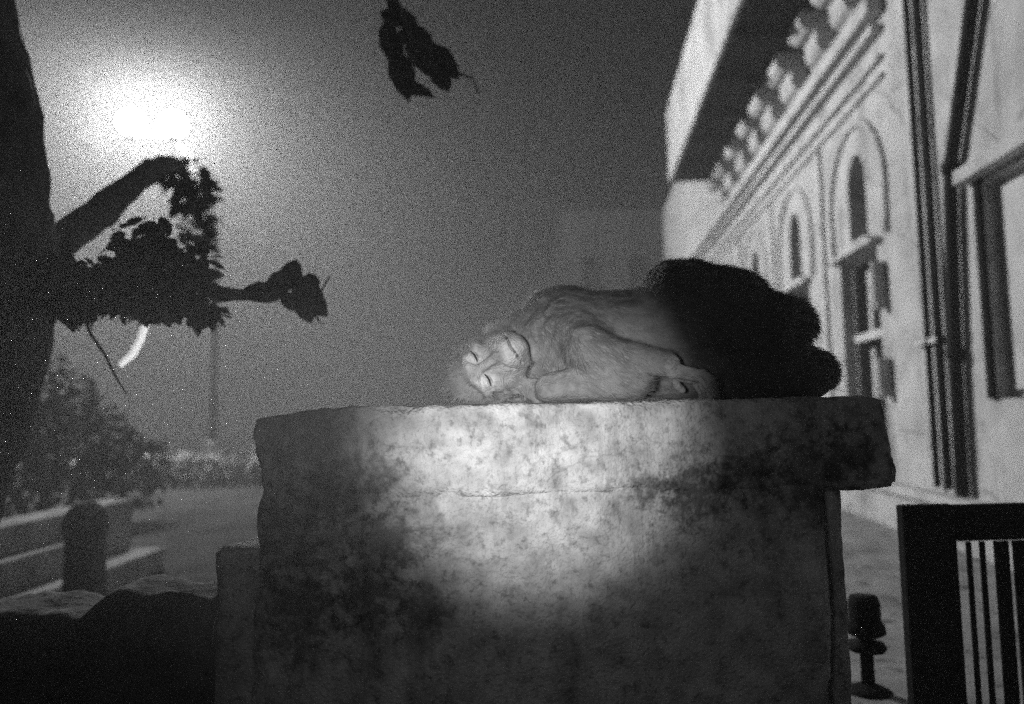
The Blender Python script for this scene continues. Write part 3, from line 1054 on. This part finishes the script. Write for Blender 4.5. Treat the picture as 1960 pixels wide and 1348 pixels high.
def foliage(name, blobs, n, size, mat, parent, seed, kind='stuff'):
    rnd = random.Random(seed)
    mb = MB()
    tot = sum(b[3] * b[4] * b[5] for b in blobs)
    for (cx, cy, cz, rx, ry, rz) in blobs:
        for _ in range(max(3, int(n * rx * ry * rz / tot))):
            while True:
                q = Vector((rnd.uniform(-1, 1), rnd.uniform(-1, 1), rnd.uniform(-1, 1)))
                if q.length < 1: break
            p = Vector((cx + q.x * rx, cy + q.y * ry, cz + q.z * rz))
            m = leaf_mat(p, rnd, size * rnd.uniform(0.6, 1.25))
            mb.add([m @ Vector(v) for v in LEAF_V], LEAF_F)
    o = mb.build(name, mat, parent)
    if kind: o['kind'] = kind
    return o


foliage('crown', [(-1.24, 2.6, 1.50, 0.16, 0.14, 0.10), (-1.27, 2.6, 1.59, 0.09, 0.10, 0.08), (-1.40, 2.58, 1.42, 0.15, 0.12, 0.07), (-1.52, 2.58, 1.45, 0.14, 0.12, 0.11),
                  (-1.12, 2.6, 1.50, 0.08, 0.10, 0.09), (-1.10, 2.6, 1.38, 0.08, 0.08, 0.05), (-1.24, 2.58, 1.37, 0.10, 0.08, 0.045), (-1.03, 2.6, 1.34, 0.04, 0.06, 0.035)],
        1100, 0.070, M['leaf'], tree, 5)
foliage('crown', [(-2.20, 5.1, 2.62, 0.16, 0.25, 0.16), (-2.2, 5.3, 2.35, 0.12, 0.2, 0.18)], 130, 0.12, M['leaf'], tree, 6)
foliage('crown', [(-3.2, 3.2, 4.2, 0.7, 0.6, 0.5), (-1.0, 2.2, 4.8, 0.7, 0.6, 0.4), (-1.9, 2.7, 4.9, 0.8, 0.8, 0.5)], 900, 0.16, M['leaf'], tree, 7)
# leaves one can pick out: the spray at the branch tip and the bunch hanging from above
leaf_me = bpy.data.meshes.new('leaf')
leaf_me.from_pydata(LEAF_V, [], LEAF_F)
leaf_me.materials.append(M['leaf'])
rl = random.Random(21)


def put_leaf(base, tip, width, roll=0.0):
    b = Vector(base)
    d = Vector(tip) - b
    x = d.normalized()
    z = Vector((0.1, -1, 0.15)) - x * x.dot(Vector((0.1, -1, 0.15)))
    z.normalize()
    y = z.cross(x)
    m = Matrix(((x.x * d.length, y.x * width, z.x * d.length, b.x), (x.y * d.length, y.y * width, z.y * d.length, b.y),
                (x.z * d.length, y.z * width, z.z * d.length, b.z), (0, 0, 0, 1)))
    o = bpy.data.objects.new('leaf', leaf_me)
    COL.objects.link(o)
    o.parent = tree
    o.matrix_world = m @ Matrix.Rotation(roll, 4, 'X')


for b, t, w in (((-0.94, 2.6, 1.41), (-0.80, 2.6, 1.43), 0.09), ((-0.86, 2.6, 1.40), (-0.73, 2.58, 1.49), 0.11), ((-0.78, 2.61, 1.43), (-0.75, 2.62, 1.53), 0.11),
                ((-0.76, 2.61, 1.46), (-0.66, 2.62, 1.38), 0.13), ((-0.74, 2.6, 1.44), (-0.69, 2.6, 1.31), 0.13), ((-0.72, 2.62, 1.42), (-0.64, 2.6, 1.33), 0.11),
                ((-0.70, 2.6, 1.48), (-0.68, 2.6, 1.40), 0.10), ((-0.80, 2.6, 1.40), (-0.72, 2.62, 1.36), 0.09)):
    put_leaf(b, t, w * 1.2, rl.uniform(-0.3, 0.3))
for b, t, w in (((-0.50, 3.0, 2.60), (-0.44, 3.0, 2.40), 0.14), ((-0.46, 3.0, 2.48), (-0.40, 3.02, 2.28), 0.16), ((-0.40, 3.0, 2.52), (-0.28, 3.0, 2.36), 0.20),
                ((-0.44, 3.0, 2.56), (-0.30, 2.98, 2.48), 0.17), ((-0.36, 3.0, 2.50), (-0.20, 3.0, 2.36), 0.17), ((-0.46, 3.0, 2.33), (-0.30, 3.0, 2.28), 0.11),
                ((-0.30, 3.0, 2.42), (-0.24, 3.0, 2.30), 0.12), ((-0.52, 3.0, 2.64), (-0.36, 3.0, 2.58), 0.16)):
    put_leaf(b, t, w * 1.2, rl.uniform(-0.3, 0.3))

# pale curved strip hanging from the foliage
mb = MB()
sp = [(-1.450, 3.0, 1.43), (-1.455, 3.0, 1.37), (-1.475, 3.0, 1.30), (-1.505, 3.0, 1.245), (-1.555, 3.0, 1.20)]
wv = 0.017
for i, p in enumerate(sp):
    t = (Vector(sp[min(i + 1, 4)]) - Vector(sp[max(i - 1, 0)])).normalized()
    e = t.cross(Vector((0, 1, 0))).normalized() * wv * (1.0 if i < 4 else 0.7)
    mb.v += [tuple(Vector(p) + e), tuple(Vector(p) + Vector((0, -0.006, 0))), tuple(Vector(p) - e)]
    if i:
        a = i * 3
        mb.f += [(a - 3, a - 2, a + 1, a), (a - 2, a - 1, a + 2, a + 1)]
tag(mb.build('plastic_strip', M['tape'], None), 'short white curved strip hanging below the dark leaves', 'strip')

# ================================================================== things on the ground at the left
st = empty('stone_steps', (-2.4, 4.0, 0))
tag(st, 'pale stone steps lit from behind at the lower left', 'steps')
for x0, z, y0, y1 in ((0.02, 0.13, -0.9, 1.25), (-0.17, 0.29, -0.8, 0.70), (-0.30, 0.44, -0.7, 1.45)):
    MB().bbox(x0 - (0.30 if x0 > -0.2 else 0.24), x0, y0, y1, -0.05, z, 0.02).build('step', M['step'], st)
bo = empty('bollard', (-2.20, 3.95, 0))
tag(bo, 'short dark stone bollard in front of the pale steps', 'bollard')
MB().lathe([(0.12, -0.05), (0.115, 0.10), (0.10, 0.14), (0.095, 0.40), (0.11, 0.43), (0.11, 0.47), (0.09, 0.53), (0.05, 0.57), (0.01, 0.58)], 20).build('shaft', M['dark_stone'], bo, True)

sh = empty('shrub', (-4.5, 7.6, 0))  # added dark mass that cuts off the lamp glow at lower left
tag(sh, 'added dark rounded shrub blocking the lamp glow behind the pale steps', 'shrub')
foliage('foliage', [(-0.5, 0, 0.95, 0.9, 0.5, 0.85), (0.15, 0, 0.75, 0.55, 0.45, 0.6), (0.6, 0.1, 0.5, 0.45, 0.4, 0.42), (-1.2, 0, 1.1, 0.8, 0.5, 0.9)], 4200, 0.10, M['shrub_leaf'], sh, 31)
for p in ([(-0.1, 0, -0.05), (-0.2, 0, 0.5), (-0.6, 0, 1.3)], [(0, 0, -0.05), (0.2, 0.05, 0.5), (0.5, 0.1, 0.75)], [(-0.2, 0, -0.05), (-0.7, 0, 0.6), (-1.3, 0, 1.4)]):
    MB().tube(p, [0.05, 0.035, 0.015], 8).build('stem', M['bark'], sh)

hd = empty('hedge', (-4.5, 12.0, 0))
tag(hd, 'low leafy hedge lit by the street lamp behind the bench', 'hedge')
blobs = []
rh = random.Random(3)
x = -4.6
while x < 5.0:
    hh = 0.26 + rh.uniform(-0.05, 0.05)
    if x < -3.4: hh *= 0.7
    blobs.append((x, rh.uniform(-0.1, 0.1), hh, 0.35, 0.35, hh))
    x += 0.36
foliage('foliage', blobs, 5200, 0.13, M['hedge_leaf'], hd, 9)
MB().tube([(-4.6, 0, 0.05), (-2, 0, 0.12), (1, 0.05, 0.1), (4.9, 0, 0.06)], 0.06, 8).build('stem', M['bark'], hd)

# ================================================================== things at the lower right
gt = empty('gate', (1.178, 2.4, 0), math.radians(3))
tag(gt, 'low black wooden gate with upright bars beside the bench', 'gate')
MB().bbox(0.0, 0.166, -0.05, -0.012, -0.03, 0.675, 0.006).build('post', M['black_wood'], gt)
MB().bbox(0.172, 1.30, -0.045, -0.015, 0.562, 0.672, 0.006).build('rail', M['black_wood'], gt)
MB().bbox(0.172, 1.30, -0.045, -0.015, -0.02, 0.012, 0.004).build('rail', M['black_wood'], gt)
for x0, x1 in ((0.196, 0.212), (0.238, 0.255), (0.284, 0.330), (0.343, 0.47), (0.49, 0.60), (0.62, 0.70), (0.74, 0.80), (0.86, 0.92), (0.98, 1.04), (1.10, 1.16), (1.22, 1.28)):
    MB().bbox(x0, x1, -0.048, -0.040, 0.013, 0.561, 0.002).build('bar', M['black_wood'], gt)
pd = empty('turned_pedestal', (1.185, 2.66, 0))
tag(pd, 'small black turned pedestal on the ground between the bench and the gate', 'pedestal')
MB().lathe([(0.050, 0.205), (0.066, 0.215), (0.062, 0.24), (0.052, 0.255), (0.052, 0.31), (0.044, 0.335), (0.0, 0.337)][::1], 24).build('cap', M['black_wood'], pd, True)
MB().lathe([(0.022, 0.0), (0.022, 0.145), (0.058, 0.155), (0.066, 0.168), (0.058, 0.180), (0.022, 0.190), (0.022, 0.206)], 24).build('stem', M['black_wood'], pd, True)
MB().lathe([(0.08, -0.03), (0.08, 0.02), (0.05, 0.035), (0.022, 0.045)], 24).build('foot', M['black_wood'], pd, True)

# ================================================================== haze: even night mist round everything
hz = MB().box(-145, 145, -145, 150, -1.2, 7.3).build('haze', None)
mh = bpy.data.materials.new('mist')
mh.use_nodes = True
nt = mh.node_tree
nt.nodes.clear()
pv = nt.nodes.new('ShaderNodeVolumePrincipled')
pv.inputs['Color'].default_value = (0.95, 0.95, 0.95, 1)
pv.inputs['Density'].default_value = FOG_DENSITY
pv.inputs['Anisotropy'].default_value = 0.0
mo = nt.nodes.new('ShaderNodeOutputMaterial')
nt.links.new(pv.outputs[0], mo.inputs['Volume'])
hz.data.materials.append(mh)
tag(hz, kind='stuff')
